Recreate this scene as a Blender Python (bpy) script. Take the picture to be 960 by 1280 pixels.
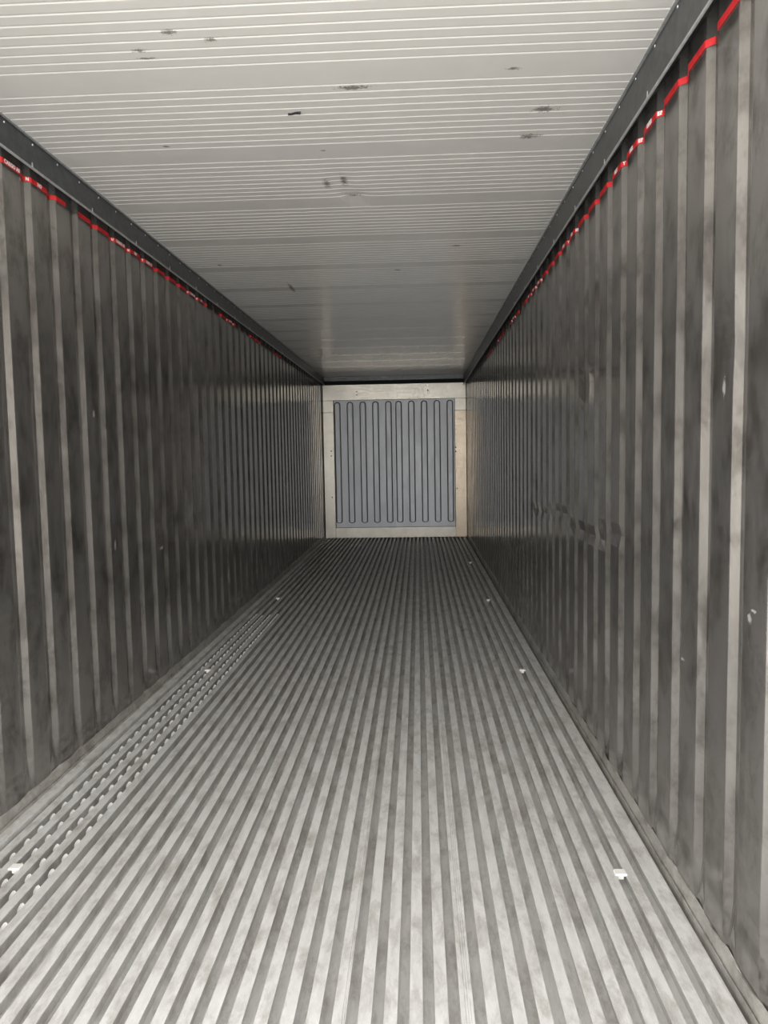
import bpy, bmesh, math, random
from mathutils import Vector, noise
for o in list(bpy.data.objects): bpy.data.objects.remove(o)
S = bpy.context.scene
COL = S.collection
PI = math.pi

# ------------------------------------------------------------------ camera
W = 1.145          # half inner width of the container (m)
CX, CZ = 0.373, 1.325
F = 930.0          # focal length in pixels of the 960x1280 frame
ROLL = 0.017
ux, uy = 42.5 + 72 * ROLL, 72 - 42.5 * ROLL
yaw = math.atan(ux / F)
pitch = math.atan(uy / math.hypot(F, ux))
cd = bpy.data.cameras.new('camera')
cd.sensor_fit = 'VERTICAL'; cd.sensor_height = 36; cd.lens = F / 1280 * 36
cd.clip_start = 0.02
cam = bpy.data.objects.new('camera', cd); COL.objects.link(cam)
from mathutils import Matrix
cam.matrix_world = (Matrix.Translation((CX, 0, CZ)) @ Matrix.Rotation(yaw, 4, 'Z')
                    @ Matrix.Rotation(PI / 2 - pitch, 4, 'X') @ Matrix.Rotation(-ROLL, 4, 'Z'))
S.camera = cam

# ------------------------------------------------------------------ daylight and exposure
wd = bpy.data.worlds.new('sky'); S.world = wd; wd.use_nodes = True
nt = wd.node_tree; nt.nodes.clear()
wo = nt.nodes.new('ShaderNodeOutputWorld'); bg = nt.nodes.new('ShaderNodeBackground')
tc = nt.nodes.new('ShaderNodeTexCoord'); sp = nt.nodes.new('ShaderNodeSeparateXYZ')
mr = nt.nodes.new('ShaderNodeMapRange'); cr = nt.nodes.new('ShaderNodeValToRGB')
mr.inputs[1].default_value = -1; mr.inputs[2].default_value = 1
nt.links.new(tc.outputs['Generated'], sp.inputs[0]); nt.links.new(sp.outputs[2], mr.inputs[0])
nt.links.new(mr.outputs[0], cr.inputs[0]); nt.links.new(cr.outputs[0], bg.inputs[0]); nt.links.new(bg.outputs[0], wo.inputs[0])
el = cr.color_ramp.elements
el[0].position = 0.0; el[0].color = (0.62, 0.61, 0.58, 1)
el[1].position = 1.0; el[1].color = (0.95, 0.96, 0.98, 1)
for p, c in ((0.30, (1.0, 0.98, 0.945, 1)), (0.475, (1.30, 1.275, 1.23, 1)), (0.50, (1.38, 1.36, 1.32, 1)),
             (0.55, (1.35, 1.34, 1.32, 1)), (0.70, (1.15, 1.16, 1.17, 1))):
    e = el.new(p); e.color = c
bg.inputs[1].default_value = 2.6
pl = bpy.data.lights.new('door_portal', 'AREA'); pl.shape = 'RECTANGLE'; pl.size = 2.29; pl.size_y = 2.6
po = bpy.data.objects.new('door_portal', pl); COL.objects.link(po)
po.location = (0, 0.25, 1.28); po.rotation_euler = (PI / 2, 0, 0)
pl.cycles.is_portal = True
S.view_settings.view_transform = 'Standard'; S.view_settings.look = 'None'
S.view_settings.gamma = 1; S.view_settings.use_curve_mapping = False
S.view_settings.exposure = 1.35
S.cycles.max_bounces = 14; S.cycles.diffuse_bounces = 8; S.cycles.glossy_bounces = 10
S.cycles.caustics_reflective = True; S.cycles.sample_clamp_indirect = 6

Y0, Y1 = 0.30, 11.9     # door plane, front of the bulkhead
HC = 2.575              # ceiling height
random.seed(7)

# ------------------------------------------------------------------ materials
def nodes(m):
    m.use_nodes = True
    t = m.node_tree; b = t.nodes['Principled BSDF']
    return t, b
def N(t, kind, **kw):
    n = t.nodes.new(kind)
    for k, v in kw.items():
        if k.startswith('i_'):
            n.inputs[int(k[2:])].default_value = v
        else: setattr(n, k, v)
    return n
def mathn(t, op, a, b=None, clamp=False):
    n = t.nodes.new('ShaderNodeMath'); n.operation = op; n.use_clamp = clamp
    for i, v in enumerate((a, b)):
        if v is None: continue
        if isinstance(v, (int, float)): n.inputs[i].default_value = v
        else: t.links.new(v, n.inputs[i])
    return n.outputs[0]
def noise_tex(t, scale, stretch=(1, 1, 1), detail=5, rough=0.6, dist=0.0):
    tc = N(t, 'ShaderNodeTexCoord'); mp = N(t, 'ShaderNodeMapping'); mp.inputs['Scale'].default_value = stretch
    t.links.new(tc.outputs['Object'], mp.inputs[0])
    n = N(t, 'ShaderNodeTexNoise'); n.inputs['Scale'].default_value = scale
    n.inputs['Detail'].default_value = detail; n.inputs['Roughness'].default_value = rough; n.inputs['Distortion'].default_value = dist
    t.links.new(mp.outputs[0], n.inputs['Vector'])
    return n.outputs[0]
def rng(t, v, a, b, c, d):
    n = N(t, 'ShaderNodeMapRange'); t.links.new(v, n.inputs[0])
    for i, x in enumerate((a, b, c, d)): n.inputs[i + 1].default_value = x
    return n.outputs[0]
def mixc(t, f, a, b):
    n = N(t, 'ShaderNodeMix', data_type='RGBA')
    if isinstance(f, (int, float)): n.inputs[0].default_value = f
    else: t.links.new(f, n.inputs[0])
    for i, v in ((6, a), (7, b)):
        if isinstance(v, tuple): n.inputs[i].default_value = (*v, 1)
        else: t.links.new(v, n.inputs[i])
    return n.outputs[2]
def stain_mask(t, spots):
    """soft irregular marks at given places: (x,y,z, rx,ry,rz)"""
    tc = N(t, 'ShaderNodeTexCoord'); nz = noise_tex(t, 70, (1, 1, 1), 6, 0.75, 1.5)
    tot = None
    for (x, y, z, rx, ry, rz) in spots:
        mp = N(t, 'ShaderNodeVectorMath', operation='SUBTRACT'); t.links.new(tc.outputs['Object'], mp.inputs[0]); mp.inputs[1].default_value = (x, y, z)
        ms = N(t, 'ShaderNodeVectorMath', operation='DIVIDE'); t.links.new(mp.outputs[0], ms.inputs[0]); ms.inputs[1].default_value = (rx, ry, rz)
        ln = N(t, 'ShaderNodeVectorMath', operation='LENGTH'); t.links.new(ms.outputs[0], ln.inputs[0])
        d = mathn(t, 'SUBTRACT', 1.0, ln.outputs['Value'])
        d = mathn(t, 'ADD', d, mathn(t, 'MULTIPLY', mathn(t, 'SUBTRACT', nz, 0.53), 4.0))
        d = mathn(t, 'MULTIPLY', d, 2.2, clamp=True)
        # fade so noise cannot light up far away
        near = mathn(t, 'LESS_THAN', ln.outputs['Value'], 1.7)
        d = mathn(t, 'MULTIPLY', d, near)
        tot = d if tot is None else mathn(t, 'MAXIMUM', tot, d)
    return tot
def bump(t, b, h, strength, dist=0.002):
    n = N(t, 'ShaderNodeBump'); n.inputs['Strength'].default_value = strength; n.inputs['Distance'].default_value = dist
    t.links.new(h, n.inputs['Height']); t.links.new(n.outputs[0], b.inputs['Normal'])

def mat_metal(name, c1, c2, metallic, r0, r1, scale=3, stretch=(1, 1, 1), bs=0.1, bscale=60, bdist=0.002, spots=None, spotc=(0.03, 0.025, 0.02), bstretch=None, spotk=1.0, dirt=None):
    m = bpy.data.materials.new(name); t, b = nodes(m)
    n1 = noise_tex(t, scale, stretch, 6, 0.65, 0.3)
    n2 = noise_tex(t, scale * 7, stretch, 4, 0.6)
    f = rng(t, mathn(t, 'ADD', mathn(t, 'MULTIPLY', n1, 0.7), mathn(t, 'MULTIPLY', n2, 0.3)), 0.36, 0.64, 0, 1)
    c = mixc(t, f, c1, c2)
    met = metallic
    if dirt:
        dk, dc, ds, dst = dirt
        d = rng(t, mathn(t, 'ADD', mathn(t, 'MULTIPLY', noise_tex(t, ds, dst, 8, 0.72, 0.25), 1.0), 0.0), 0.47, 0.70, 0, dk)
        c = mixc(t, d, c, dc)
    if spots:
        sm = mathn(t, 'MULTIPLY', stain_mask(t, spots), spotk)
        c = mixc(t, sm, c, spotc)
        t.links.new(mathn(t, 'MULTIPLY', mathn(t, 'SUBTRACT', 1.0, sm), metallic), b.inputs['Metallic'])
    else: b.inputs['Metallic'].default_value = metallic
    t.links.new(c, b.inputs['Base Color'])
    t.links.new(rng(t, n2, 0.35, 0.65, r0, r1), b.inputs['Roughness'])
    if bs: bump(t, b, noise_tex(t, bscale, bstretch or stretch, 4, 0.6), bs, bdist)
    return m

def plain(name, c, rough=0.5, metallic=0.0, var=0.15, scale=40):
    m = bpy.data.materials.new(name); t, b = nodes(m)
    n = noise_tex(t, scale, (1, 1, 1), 4, 0.6)
    t.links.new(mixc(t, rng(t, n, 0.35, 0.65, 0, 1), tuple(x * (1 - var) for x in c), tuple(min(1, x * (1 + var)) for x in c)), b.inputs['Base Color'])
    b.inputs['Roughness'].default_value = rough; b.inputs['Metallic'].default_value = metallic
    return m

M_floor = mat_metal('floor aluminium', (0.56, 0.55, 0.525), (0.70, 0.69, 0.665), 0.18, 0.42, 0.62, 5, (6, 1.6, 1), 0.35, 130, 0.0015, bstretch=(1, .5, 1), dirt=(0.8, (0.30, 0.275, 0.235), 9, (1.6, 0.7, 1)))
ceil_spots = [(-.344, 2.257, HC, .026, .016, .03), (-.465, 2.35, HC, .028, .014, .03), (-.46, 2.395, HC, .04, .009, .03), (-.233, 2.308, HC, .022, .013, .03),
              (.165, 2.634, HC, .07, .018, .03), (.08, 3.70, HC, .05, .016, .03), (.05, 3.50, HC, .02, .08, .03), (-.03, 3.52, HC, .02, .07, .03),
              (.0, 3.143, HC, .014, .008, .03), (-.62, 3.05, HC, .018, .01, .03), (.85, 2.85, HC, .05, .03, .03), (.83, 3.08, HC, .05, .025, .03),
              (.70, 2.55, HC, .03, .012, .03), (.62, 4.6, HC, .04, .02, .03), (.25, 5.15, HC, .03, .02, .03), (-.9, 4.9, HC, .02, .03, .03), (-.55, 5.6, HC, .02, .18, .03)]
M_ceil = mat_metal('ceiling sheet', (0.82, 0.80, 0.765), (0.87, 0.85, 0.815), 0.20, 0.16, 0.24, 1.2, (1, 1, 1), 0.03, 5, 0.003,
                   spots=ceil_spots, spotc=(0.15, 0.13, 0.11), bstretch=(1, 1, 1), spotk=0.85)
wall_spots = [(1.145, 1.76, .93, .05, .012, .016), (1.145, 1.74, .95, .05, .02, .005), (1.145, 1.93, 1.48, .05, .012, .03), (1.16, 2.23, 1.0, .05, .012, .05), (1.145, 2.2, .71, .05, .03, .006),
              (-1.145, 3.63, .90, .05, .012, .03), (-1.145, 3.45, 1.54, .05, .012, .02), (-1.145, 4.3, .80, .05, .05, .012), (1.145, 3.4, 1.6, .05, .02, .05)]
M_wall = mat_metal('stainless wall', (0.26, 0.248, 0.232), (0.37, 0.357, 0.338), 0.78, 0.13, 0.23, 2.2, (1, 1, 0.35), 0.10, 7, 0.003,
                   bstretch=(1, 1.0, 0.5), dirt=(0.85, (0.075, 0.064, 0.052), 7, (1, 1, 0.7)), spots=wall_spots, spotc=(0.55, 0.52, 0.48), spotk=0.6)
M_rail = plain('dark rail', (0.042, 0.047, 0.050), 0.36, 0.2, 0.35, 25)
M_lip = plain('rail lip', (0.40, 0.41, 0.41), 0.4, 0.3)
M_frame = mat_metal('bulkhead frame', (0.44, 0.415, 0.365), (0.56, 0.53, 0.47), 0.55, 0.3, 0.45, 4, (1, 1, 1), 0.2, 20, 0.002)
M_frame_reflect = mat_metal('bulkhead frame warm reflection', (0.46, 0.38, 0.29), (0.56, 0.475, 0.375), 0.55, 0.3, 0.45, 4, (1, 1, 1), 0.2, 20, 0.002)  # right post: its orange-brown reflection is put into the base colour
M_panel = mat_metal('duct panel grey', (0.70, 0.72, 0.76), (0.77, 0.79, 0.83), 0.25, 0.45, 0.55, 3, (1, 1, .3), 0.03, 20, 0.002)
M_panel2 = mat_metal('duct panel light grey', (0.76, 0.78, 0.82), (0.83, 0.85, 0.89), 0.25, 0.45, 0.55, 3, (1, 1, .3), 0.03, 20, 0.002)
M_dark = plain('dark gap', (0.02, 0.02, 0.02), 0.7)
M_red = plain('red tape', (0.62, 0.03, 0.035), 0.45)
M_white = plain('white lettering', (0.85, 0.80, 0.78), 0.5, 0, .03)
M_plug = plain('white plastic', (0.82, 0.80, 0.76), 0.45, 0, .05)
M_rivet = plain('bright rivet', (0.75, 0.75, 0.74), 0.3, 0.7, .05)
M_black = plain('black scrap', (0.012, 0.012, 0.012), 0.6)
M_kick = mat_metal('kick plate', (0.30, 0.288, 0.262), (0.50, 0.485, 0.445), 0.4, 0.4, 0.55, 6, (1, 1, 1), 0.4, 40, 0.003, dirt=(0.8, (0.12, 0.105, 0.08), 12, (1, .6, 1)))

# ------------------------------------------------------------------ helpers
def link(name, bm, mat, parent=None, smooth=False, kind=None, label=None, cat=None, group=None):
    me = bpy.data.meshes.new(name); bm.normal_update(); bm.to_mesh(me); bm.free()
    for m in (mat if isinstance(mat, (list, tuple)) else [mat]): me.materials.append(m)
    if smooth:
        for p in me.polygons: p.use_smooth = True
    o = bpy.data.objects.new(name, me); COL.objects.link(o)
    if parent: o.parent = parent
    tag(o, kind, label, cat, group)
    return o
def tag(o, kind=None, label=None, cat=None, group=None):
    if kind: o['kind'] = kind
    if label: o['label'] = label
    if cat: o['category'] = cat
    if group: o['group'] = group
def empty(name, loc, **kw):
    o = bpy.data.objects.new(name, None); COL.objects.link(o); o.location = loc; tag(o, **kw); return o
def box(bm, x0, x1, y0, y1, z0, z1, bev=0.0):
    r = bmesh.ops.create_cube(bm, size=1)
    vs = r['verts']
    for v in vs: v.co = Vector(((x0 + x1) / 2 + v.co.x * (x1 - x0), (y0 + y1) / 2 + v.co.y * (y1 - y0), (z0 + z1) / 2 + v.co.z * (z1 - z0)))
    if bev:
        es = list({e for v in vs for e in v.link_edges})
        bmesh.ops.bevel(bm, geom=es, offset=bev, segments=2, affect='EDGES')
def extrude_y(prof, ys, closed=True):
    """prof: list of (x,z); loft along y; closed ring capped at both ends"""
    bm = bmesh.new(); rows = [[bm.verts.new((x, y, z)) for x, z in prof] for y in ys]
    n = len(prof)
    for a, b in zip(rows, rows[1:]):
        for i in range(n if closed else n - 1):
            j = (i + 1) % n
            bm.faces.new((a[i], a[j], b[j], b[i]))
    if closed:
        bm.faces.new(rows[0]); bm.faces.new(rows[-1][::-1])
    bmesh.ops.recalc_face_normals(bm, faces=bm.faces)
    return bm

# ------------------------------------------------------------------ floor: aluminium T-bar deck
PIT = 0.0609; GAP = 0.029; DEP = 0.052
chan = [1.051 - PIT * k for k in range(35)]      # channel centres, right to left
prof = []
FX = W
def channel(cx, gap=GAP, dep=DEP):
    h = gap / 2; u = 0.010
    # from right lip to left lip, slightly undercut with a filleted bottom
    return [(cx + h, 0), (cx + h, -0.004), (cx + h + u, -0.009), (cx + h + u, -dep + 0.008), (cx + h - 0.003, -dep),
            (cx - h + 0.003, -dep), (cx - h - u, -dep + 0.008), (cx - h - u, -0.009), (cx - h, -0.004), (cx - h, 0)]
prof += [(FX, -0.030), (1.118, -0.030), (1.118, -0.002)]
prof += [(1.112, 0)]
for i, c in enumerate(chan):
    prof += channel(c)
    for sx in ((0.481, 0.475, 0.469) if i == 9 else (0.181, 0.176) if i == 14 else ()):     # fine scored lines on two of the bars
        prof += [(sx + 0.0012, 0), (sx, -0.002), (sx - 0.0012, 0)]
prof += [(-1.066, 0), (-1.068, -0.003), (-1.068, -0.040), (-1.088, -0.040), (-1.088, 0.001), (-FX, 0.001)]
prof += [(-FX, -0.075), (FX, -0.075)]
ys = [Y0 + (Y1 + 0.5 - Y0) * i / 40 for i in range(41)]
bm = extrude_y(prof, ys)
floor = link('floor', bm, M_floor, kind='structure', label='ribbed aluminium T-bar floor running the length of the container')

# crescent drain lips in the four leftmost channels
def lip_mesh(name, cells):
    bm = bmesh.new()
    for (cx, y) in cells:
        r = 0.0115; th = 0.0018; n = 9
        prev = None
        for i in range(n + 1):
            a = PI * i / n
            w = math.sin(a)
            px = -math.cos(a) * r
            py = w * 0.009
            hz = 0.030 + 0.018 * w
            pts = [(cx + px, y + py, -DEP), (cx + px, y + py + 0.004 * w, -DEP + hz), (cx + px, y + py + 0.004 * w + th, -DEP + hz), (cx + px, y + py + th, -DEP)]
            ring = [bm.verts.new(p) for p in pts]
            if prev:
                for k in range(4): bm.faces.new((prev[k], prev[(k + 1) % 4], ring[(k + 1) % 4], ring[k]))
            prev = ring
    bmesh.ops.recalc_face_normals(bm, faces=bm.faces)
    me = bpy.data.meshes.new(name); bm.to_mesh(me); bm.free(); me.materials.append(M_floor)
    for p in me.polygons: p.use_smooth = True
    return me
one = lip_mesh('drain_lip', [(0, 0)])
lip_spots = []
for j, k in enumerate((34, 33, 32, 31)):
    y = 1.62 + j * 0.03
    while y < 6.2:
        lip_spots.append((y, chan[k])); y += 0.093
lip_spots.sort()
vis = [s for s in lip_spots if s[0] > 1.9]
for y, cx in vis[:98]:
    o = bpy.data.objects.new('drain_lip', one); COL.objects.link(o); o.parent = floor; o.location = (cx, y, 0)
o = bpy.data.objects.new('drain_lips_beyond', lip_mesh('drain_lips', [(c, y) for y, c in vis[98:]])); COL.objects.link(o); o.parent = floor; o['kind'] = 'stuff'

# ------------------------------------------------------------------ side walls
PHASE = {-1: 2.752 % 0.205, 1: 1.866 % 0.205}
def wall_profile(s):
    """(y, depth outward) with a recessed groove every 0.2 m"""
    pts = [(Y0, 0.0)]
    c = Y0 + 0.10 + (PHASE[s] - Y0 - 0.10) % 0.205
    while c < Y1 + 0.12:
        pts += [(c - 0.070, 0), (c - 0.066, 0.0012), (c - 0.022, 0.0165), (c - 0.015, 0.019), (c - 0.006, 0.0185), (c + 0.012, 0.0008), (c + 0.017, 0)]
        c += 0.205
    pts.append((Y1 + 0.5, 0))
    return pts
def dent(side, y, z):
    p = Vector((y * 1.7, z * 1.3, 13.0 * side))
    d = 0.0010 * noise.noise(p * 1.1)
    low = max(0, 1 - z / 0.9)
    d += 0.0030 * low * noise.noise(Vector((y * 6, z * 5, 4 * side)))
    d += 0.0003 * noise.noise(Vector((y * 9, z * 3, 7 * side)))
    if side > 0:
        g = math.exp(-((z - 0.97 - 0.03 * math.sin(y * 5)) / 0.022) ** 2) * (1 if 2.9 < y < 5.0 else 0)
        d += 0.010 * g
        d += 0.007 * math.exp(-((z - 1.62) / 0.10) ** 2 - ((y - 3.5) / 0.12) ** 2)
        d += 0.006 * math.exp(-((z - 1.25) / 0.16) ** 2 - ((y - 3.62) / 0.10) ** 2)
        d += 0.008 * math.exp(-((z - 1.58) / 0.07) ** 2 - ((y - 1.93) / 0.05) ** 2)
    else:
        d += 0.006 * math.exp(-((z - 0.95) / 0.05) ** 2) * (1 if 3.9 < y < 5.2 else 0) * (0.5 + 0.5 * math.sin(y * 9))
    return d
def make_wall(side, name, label):
    bm = bmesh.new(); pr = wall_profile(side)
    zs = [-0.06 + (HC + 0.09) * i / 58 for i in range(59)]
    grid = []
    for z in zs:
        row = []
        for (y, d) in pr:
            gb = 1.0
            if z < 0.16: gb = max(0.12, (z - 0.03) / 0.13)     # grooves run out above the kick plate
            row.append(bm.verts.new((side * (W + d * gb + dent(side, y, z)), y, z)))
        grid.append(row)
    n = len(pr)
    for a, b in zip(grid, grid[1:]):
        for i in range(n - 1): bm.faces.new((a[i], a[i + 1], b[i + 1], b[i]))
    X = side * (W + 0.07)
    bl, br = bm.verts.new((X, pr[0][0], zs[0])), bm.verts.new((X, pr[-1][0], zs[0]))
    tl, tr = bm.verts.new((X, pr[0][0], zs[-1])), bm.verts.new((X, pr[-1][0], zs[-1]))
    bm.faces.new((bl, br, tr, tl)); bm.faces.new([*grid[0], br, bl]); bm.faces.new([*grid[-1][::-1], tl, tr])
    bm.faces.new([r[0] for r in grid] + [tl, bl]); bm.faces.new([r[-1] for r in grid][::-1] + [br, tr])
    bmesh.ops.recalc_face_normals(bm, faces=bm.faces)
    return link(name, bm, M_wall, kind='structure', label=label)
make_wall(-1, 'wall_left', 'corrugated stainless steel side wall left of the floor')
make_wall(1, 'wall_right', 'corrugated stainless steel side wall right of the floor, creased at mid height')
bm = bmesh.new(); box(bm, -W - .07, W + .07, Y1 + 0.5, Y1 + 0.58, -0.08, HC + 0.1)
link('wall_back', bm, M_dark, kind='structure')

# ------------------------------------------------------------------ ceiling
pc = [(Y0, 0)]
start = 2.611 - 0.621 * 4
g = start
while g < Y1 + 0.3:
    for i in range(10):
        y = g + i * 0.0517
        if y > Y0 + 0.02 and y < Y1 + 0.4:
            pc += [(y - 0.009, 0), (y - 0.0005, 0.0018), (y + 0.0005, 0.0018), (y + 0.0045, 0)]
    g += 0.621
pc.append((Y1 + 0.5, 0))
xs = [-W - .0 + (2 * W) * i / 46 for i in range(47)]
bm = bmesh.new(); rows = []
for x in xs:
    rows.append([bm.verts.new((x, y, HC + d + 0.003 * noise.noise(Vector((x * 1.0, y * 0.7, 3)))
                 + 0.012 * math.exp(-((x - .08) / .05) ** 2 - ((y - 3.68) / .05) ** 2) + 0.006 * math.exp(-((x - .03) / .04) ** 2 - ((y - 3.5) / .15) ** 2))) for y, d in pc])
for a, b in zip(rows, rows[1:]):
    for i in range(len(pc) - 1): bm.faces.new((a[i], b[i], b[i + 1], a[i + 1]))
t4 = [bm.verts.new((x, y, HC + 0.08)) for x, y in ((-W, Y0), (W, Y0), (W, Y1 + .5), (-W, Y1 + .5))]
bm.faces.new(t4)
bm.faces.new([r[0] for r in rows] + [t4[1], t4[0]]); bm.faces.new([r[-1] for r in rows][::-1] + [t4[3], t4[2]])
bm.faces.new(rows[0][::-1] + [t4[0], t4[3]]); bm.faces.new(rows[-1] + [t4[2], t4[1]])
bmesh.ops.recalc_face_normals(bm, faces=bm.faces)
link('ceiling', bm, M_ceil, kind='structure', label='pale ribbed ceiling sheet with scuffs and small dents')

# ------------------------------------------------------------------ ceiling edge rails
def rail(side, name):
    s = side
    z0 = 2.447 if s < 0 else 2.407
    pr = [(s * (W - 0.030), HC - 0.001), (s * (W - 0.034), HC - 0.02), (s * (W - 0.044), z0 + 0.012), (s * (W - 0.050), z0 + 0.004),
          (s * (W - 0.050), z0), (s * (W - 0.046), z0), (s * (W - 0.040), z0 + 0.012), (s * (W - 0.002), z0 + 0.05), (s * (W - 0.002), HC - 0.001)]
    r = link(name, extrude_y(pr, [Y0, 3, 6, 9, Y1 + .02]), M_rail, kind='structure', label='dark edge rail along the %s side of the ceiling' % ('right' if s > 0 else 'left'))
    lp = [(s * (W - 0.0475), z0 + 0.0065), (s * (W - 0.0515), z0 + 0.0065), (s * (W - 0.0530), z0 + 0.002), (s * (W - 0.0515), z0 - 0.002), (s * (W - 0.0465), z0 - 0.002)]
    link('lip', extrude_y(lp, [Y0, 4, 8, Y1 + .01]), M_lip, r)
    up = [(s * (W - 0.024), HC + 0.0), (s * (W - 0.024), HC - 0.004), (s * (W - 0.040), HC - 0.004), (s * (W - 0.040), HC + 0.0)]
    link('top_flange', extrude_y(up, [Y0, 4, 8, Y1 + .01]), M_lip, r)
    # rivets near the ceiling, small clips on the lip
    bm = bmesh.new(); bmesh.ops.create_uvsphere(bm, u_segments=10, v_segments=6, radius=0.0045)
    for v in bm.verts: v.co.x *= 0.5
    me = bpy.data.meshes.new('rivet'); bm.to_mesh(me); bm.free(); me.materials.append(M_rivet)
    for i in range(52):
        y = 0.5 + i * 0.2 + (0.1 if s > 0 else 0.03)
        if 1.3 < y < 11:
            o = bpy.data.objects.new('rivet', me); COL.objects.link(o); o.parent = r; o.location = (s * (W - 0.0365), y, HC - 0.024)
    bm = bmesh.new()
    a = [bm.verts.new(p) for p in ((-.001, -.006, 0), (-.001, .006, 0), (-.001, .002, .022), (-.001, -.002, .022), (.001, -.006, 0), (.001, .006, 0), (.001, .002, .022), (.001, -.002, .022))]
    for f in ((0, 1, 2, 3), (7, 6, 5, 4), (0, 4, 5, 1), (1, 5, 6, 2), (2, 6, 7, 3), (3, 7, 4, 0)): bm.faces.new([a[i] for i in f])
    me2 = bpy.data.meshes.new('clip'); bm.to_mesh(me2); bm.free(); me2.materials.append(M_rivet)
    y = 1.36 if s > 0 else 1.30
    while y < 9:
        o = bpy.data.objects.new('clip', me2); COL.objects.link(o); o.parent = r; o.location = (s * (W - 0.0515), y, z0 + 0.0)
        y += 0.53
rail(-1, 'trim_1'); rail(1, 'trim_2')

# ------------------------------------------------------------------ kick plates at the foot of the walls
def kick(side, name):
    s = side
    pr = [(W + .002, 0.050), (W - 0.004, 0.047), (W - 0.007, 0.022), (W - 0.009, 0.004), (W - 0.011, 0.004), (W - 0.011, 0.013), (W - 0.014, 0.013), (W - 0.014, -0.028), (W + .002, -0.028)]
    pr = [(s * x, z) for x, z in pr]
    ys = [Y0 + i * (Y1 - Y0) / 240 for i in range(241)]
    bm = extrude_y(pr, ys)
    for v in bm.verts:
        if v.co.z > 0.01:
            v.co.z += 0.006 * noise.noise(Vector((v.co.y * 4, s, 0))) + (0.012 * noise.noise(Vector((v.co.y * 9, s, 5))) if v.co.z > .05 else 0)
            v.co.x -= s * 0.002 * abs(noise.noise(Vector((v.co.y * 7, s, 2))))
    return link(name, bm, M_kick, kind='structure')
kick(-1, 'baseboard_left'); kick(1, 'baseboard_right')

# ------------------------------------------------------------------ red load line tapes
def tape(side, label, t0, words, ends):
    t = empty('load_line_tape', (0, 0, 0), label=label, cat='tape')
    s = side; bm = None; pieces = []; pr = wall_profile(s)
    zt, zb = (2.442, 2.423) if s < 0 else (2.398, 2.379)
    def dep(y):
        for (a, da), (b, db) in zip(pr, pr[1:]):
            if a <= y <= b: return da + (db - da) * (y - a) / max(1e-6, b - a)
        return 0
    ysamp = sorted({round(y, 4) for y, d in pr if 0.9 < y < 9.3})
    extra = []
    for a, b in zip(ysamp, ysamp[1:]):
        m = max(1, int((b - a) / 0.03)); extra += [a + (b - a) * i / m for i in range(m)]
    last = None
    for y in extra:
        if any(g0 < y < g1 for g0, g1 in gaps[side]):
            if last: pieces.append(bm)
            last = None; continue
        if last is None: bm = bmesh.new()
        wob = 0.004 * noise.noise(Vector((y * 3, s, 0)))
        ring = []
        for z, off in ((zb + wob, 0.0035), (zt + wob, 0.0035), (zt + wob, 0.0012), (zb + wob, 0.0012)):
            x = s * (W + dep(y) + dent(s, y, z) - off)
            ring.append(bm.verts.new((x, y, z)))
        if last:
            for k in range(4): bm.faces.new((last[k], last[(k + 1) % 4], ring[(k + 1) % 4], ring[k]))
        last = ring
    if last: pieces.append(bm)
    for b in pieces:
        bmesh.ops.recalc_face_normals(b, faces=b.faces); link('tape_strip', b, M_red, t)
    def word(body, y, size, turned):
        key = (body, size)
        if key not in WORDS:
            fc = bpy.data.curves.new('lettering', 'FONT'); fc.body = body; fc.size = size; fc.extrude = 0.0003; fc.offset = 0.0009
            fc.align_x = 'CENTER'; fc.align_y = 'CENTER'; fc.space_character = 1.12
            tmp = bpy.data.objects.new('tmp', fc); COL.objects.link(tmp); bpy.context.view_layer.update()
            me = bpy.data.meshes.new_from_object(tmp.evaluated_get(bpy.context.evaluated_depsgraph_get()))
            me.name = 'lettering'; me.materials.clear(); me.materials.append(M_white)
            bpy.data.objects.remove(tmp); WORDS[key] = me
        o = bpy.data.objects.new('lettering', WORDS[key]); COL.objects.link(o); o.parent = t
        zc = (zt + zb) / 2 + 0.004 * noise.noise(Vector((y * 3, s, 0)))
        tilt = math.radians(44.5) if turned else 0
        off = 0.0045
        o.location = (s * (W + dep(y) + dent(s, y, zc) - off * math.cos(tilt)), y - off * math.sin(tilt), zc)
        o.rotation_euler = (PI / 2, 0, s * (-PI / 2 + tilt))
    c = PHASE[s] + 0.205 * 8
    while c < 8.6:
        ph = (c - t0) % 1.17
        if ph < 0.57:
            k = int(round(ph / 0.205)) % len(words)
            if not any(g0 - .1 < c + .07 < g1 + .1 for g0, g1 in gaps[side]): word(words[k], c + 0.076, 0.020, False)
            if not any(g0 - .05 < c < g1 + .05 for g0, g1 in gaps[side]): word(ends[k], c + 0.003, 0.016, True)
        c += 0.205
    return t
WORDS = {}
gaps = {-1: [(3.27, 3.38), (5.45, 5.75), (6.3, 6.75), (7.3, 7.9), (8.5, 9.9)], 1: [(2.02, 2.06), (5.5, 5.7), (6.3, 6.6), (7.3, 7.8), (8.4, 9.9)]}
tape(-1, 'red load line tape with white lettering high on the left wall', 2.50, ['LOAD LY', 'CARGO AS', 'NO'], ['Y', 'U', 'N'])
tape(1, 'red load line tape with white lettering high on the right wall', 2.38, ['OFER', 'HER', 'DRY'], ['ER', 'ER', 'Y'])

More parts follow.
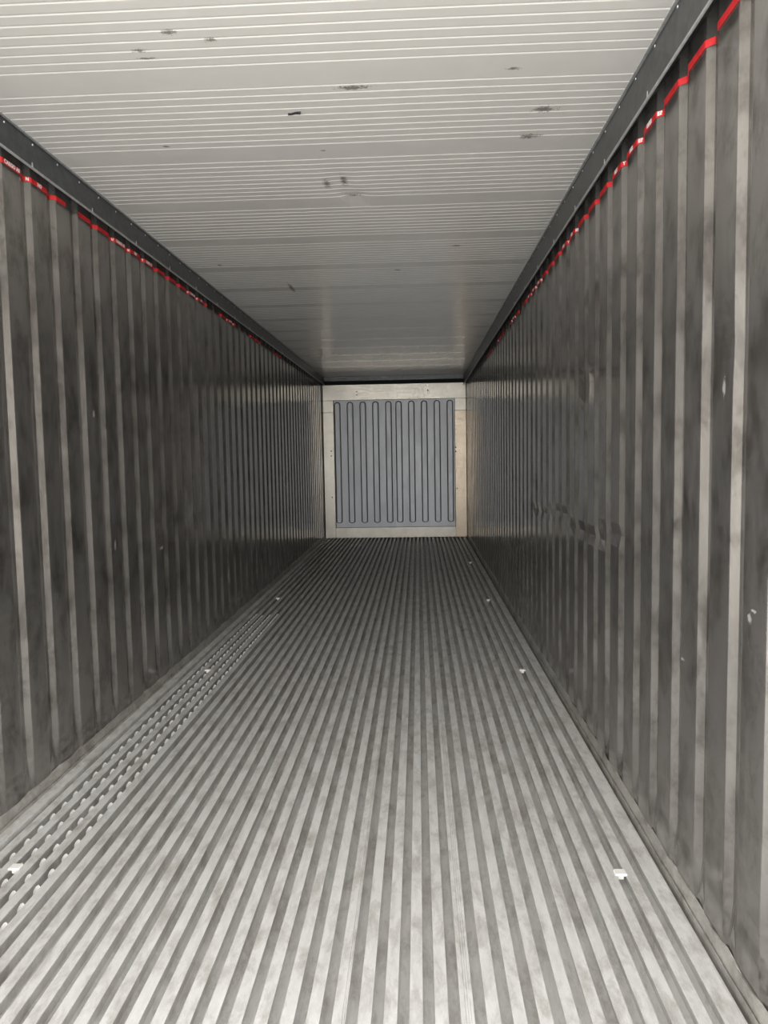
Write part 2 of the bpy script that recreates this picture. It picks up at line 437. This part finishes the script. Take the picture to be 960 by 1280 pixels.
# ------------------------------------------------------------------ bulkhead at the far end
XL, XR = CX + (403 - 525) / F * Y1 + 0.02, CX + (584 - 525) / F * Y1 - .0
XL, XR = -W + 0.012, W - 0.008
def px(x): return CX + (x - 523) / F * Y1
def pz(y): return CZ + (568 - y) / F * Y1
pxl, pxr, pzt, pzb = -0.965, 0.961, 2.205, 0.163
ztop = 2.445
bk = empty('bulkhead', (0, Y1, 0), label='grey ribbed air duct bulkhead in a stainless frame closing the far end', cat='bulkhead')
def local(bm):
    for v in bm.verts: v.co.y -= Y1
    return bm
bm = bmesh.new(); box(bm, XL, XR, Y1, Y1 + .05, pzt, ztop, .004); link('header_plate', local(bm), M_frame, bk)
bm = bmesh.new(); box(bm, pxl, pxr, Y1, Y1 + .05, 0.002, pzb, .004); link('sill_plate', local(bm), M_frame, bk)
zc = 2.015
for a, b, m, nm in ((XL, pxl - .004, M_frame, 'l'), (pxr + .004, XR, M_frame_reflect, 'r')):
    bm = bmesh.new(); box(bm, a, b, Y1, Y1 + .05, 0.002, zc - .006, .004); link('side_post', local(bm), m, bk)
    bm = bmesh.new(); box(bm, a, b, Y1 - .004, Y1 + .05, zc, pzt - .006, .004); link('corner_plate', local(bm), M_frame, bk)
bm = bmesh.new(); box(bm, XL, XR, Y1 + .05, Y1 + .08, 0.002, ztop, 0); link('backing', local(bm), M_dark, bk)

def pill_panel(x0, x1, centres, mat):
    bm = bmesh.new(); z0, z1 = pzb + .006, pzt - .006
    yb = 0.026
    bounds = [x0] + [(a + b) / 2 for a, b in zip(centres, centres[1:])] + [x1]
    NA = 10
    for c, xa, xb in zip(centres, bounds, bounds[1:]):
        hw = 0.050
        ps_top, ps_bot = z1 - 0.02, z0 + 0.05
        def loop(r, y):
            pts = []
            for i in range(NA + 1):
                a = PI - PI * i / NA
                pts.append((c + max(-1e9, math.cos(a) * r), y, ps_top - hw + math.sin(a) * r))
            for i in range(NA + 1):
                a = -PI * i / NA
                pts.append((c + math.cos(a) * r, y, ps_bot + hw + math.sin(a) * r * 0.6))
            return pts
        def rect(y):
            pts = []
            for i in range(NA + 1):
                t = i / NA; pts.append((xa + (xb - xa) * t, y, z1))
            for i in range(NA + 1):
                t = i / NA; pts.append((xb + (xa - xb) * t, y, z0))
            return pts
        r_out = min(hw + 0.003, c - xa - .001, xb - c - .001)
        loops = [rect(yb), loop(r_out, yb), loop(r_out - 0.001, yb + 0.030), loop(r_out - 0.012, yb + 0.030), loop(r_out - 0.014, yb - 0.006), loop(r_out - 0.022, yb - 0.012)]
        vs = [[bm.verts.new(p) for p in l] for l in loops]
        n = len(loops[0])
        for a, b in zip(vs, vs[1:]):
            for i in range(n): bm.faces.new((a[i], a[(i + 1) % n], b[(i + 1) % n], b[i]))
        bm.faces.new(vs[-1])
    bmesh.ops.remove_doubles(bm, verts=bm.verts, dist=0.0003)
    # side returns give the sheet its thickness
    be = [e for e in bm.edges if e.is_boundary]
    ex = bmesh.ops.extrude_edge_only(bm, edges=be)
    for v in ex['geom']:
        if isinstance(v, bmesh.types.BMVert): v.co.y += 0.02
    bmesh.ops.recalc_face_normals(bm, faces=bm.faces)
    return link('ribbed_panel', bm, mat, bk)
pm = -0.006
pill_panel(pxl + .004, pm - .001, (-.908, -.703, -.499, -.296, -.09), M_panel)
pill_panel(pm + .001, pxr - .004, (.072, .274, .477, .681, .886), M_panel2)
bm = bmesh.new(); bmesh.ops.create_uvsphere(bm, u_segments=10, v_segments=6, radius=0.011)
for v in bm.verts: v.co.y *= 0.4
me = bpy.data.meshes.new('bolt'); bm.to_mesh(me); bm.free(); me.materials.append(M_dark)
for x, y in ((569.8, 560), (569.8, 565), (414.5, 562), (414.5, 568), (448, 489), (448, 493), (536, 489), (571, 611), (414.5, 620)):
    o = bpy.data.objects.new('bolt', me); COL.objects.link(o); o.parent = bk; o.location = (px(x), -0.001, pz(y))

bm = bmesh.new(); box(bm, -W + .04, W - .04, Y1 - .03, Y1 + .02, 2.505, HC - .001, .004)
link('trim_3', bm, M_rail, kind='structure', label='dark crossbar where the ceiling meets the far bulkhead')

# ------------------------------------------------------------------ white blocks wedged in the floor channels
bm = bmesh.new()
box(bm, -0.019, 0.019, -0.017, 0.017, -0.001, 0.007, .003); box(bm, -0.010, 0.010, -0.008, 0.008, -0.016, 0.0, .002)
me = bpy.data.meshes.new('floor_block'); bm.to_mesh(me); bm.free(); me.materials.append(M_plug)
order = ['nearest the door', 'second from the door', 'third from the door', 'fourth and farthest from the door']
for side, k, yy in (('left', 33, (2.277, 4.511, 6.85)), ('right', 1, (2.277, 4.488, 6.693, 9.05))):
    for i, y in enumerate(yy):
        o = bpy.data.objects.new('floor_block', me); COL.objects.link(o); o.location = (chan[k], y, 0)
        w = order[i] if not (side == 'left' and i == 2) else 'third and farthest from the door'
        tag(o, None, 'white block in the %s floor channel, %s' % (side, w), 'block', 'white blocks in the %s floor channel' % side)

# ------------------------------------------------------------------ black scrap stuck to the ceiling
bm = bmesh.new()
pts = [(-.024, .004), (-.012, .007), (.004, .003), (.022, .001), (.024, -.008), (.012, -.009), (.0, -.005), (-.013, .001), (-.022, -.001)]
top = [bm.verts.new((x, y, -0.002 - 0.003 * abs(x) / .024)) for x, y in pts]; bot = [bm.verts.new((x, y, 0.003)) for x, y in pts]
bm.faces.new(top); bm.faces.new(bot[::-1])
for i in range(len(pts)): bm.faces.new((top[i], bot[i], bot[(i + 1) % len(pts)], top[(i + 1) % len(pts)]))
bmesh.ops.recalc_face_normals(bm, faces=bm.faces)
o = link('black_scrap', bm, M_black, label='torn black scrap stuck to the pale ribbed ceiling', cat='scrap')
o.location = (-0.061, 2.80, HC - 0.002)
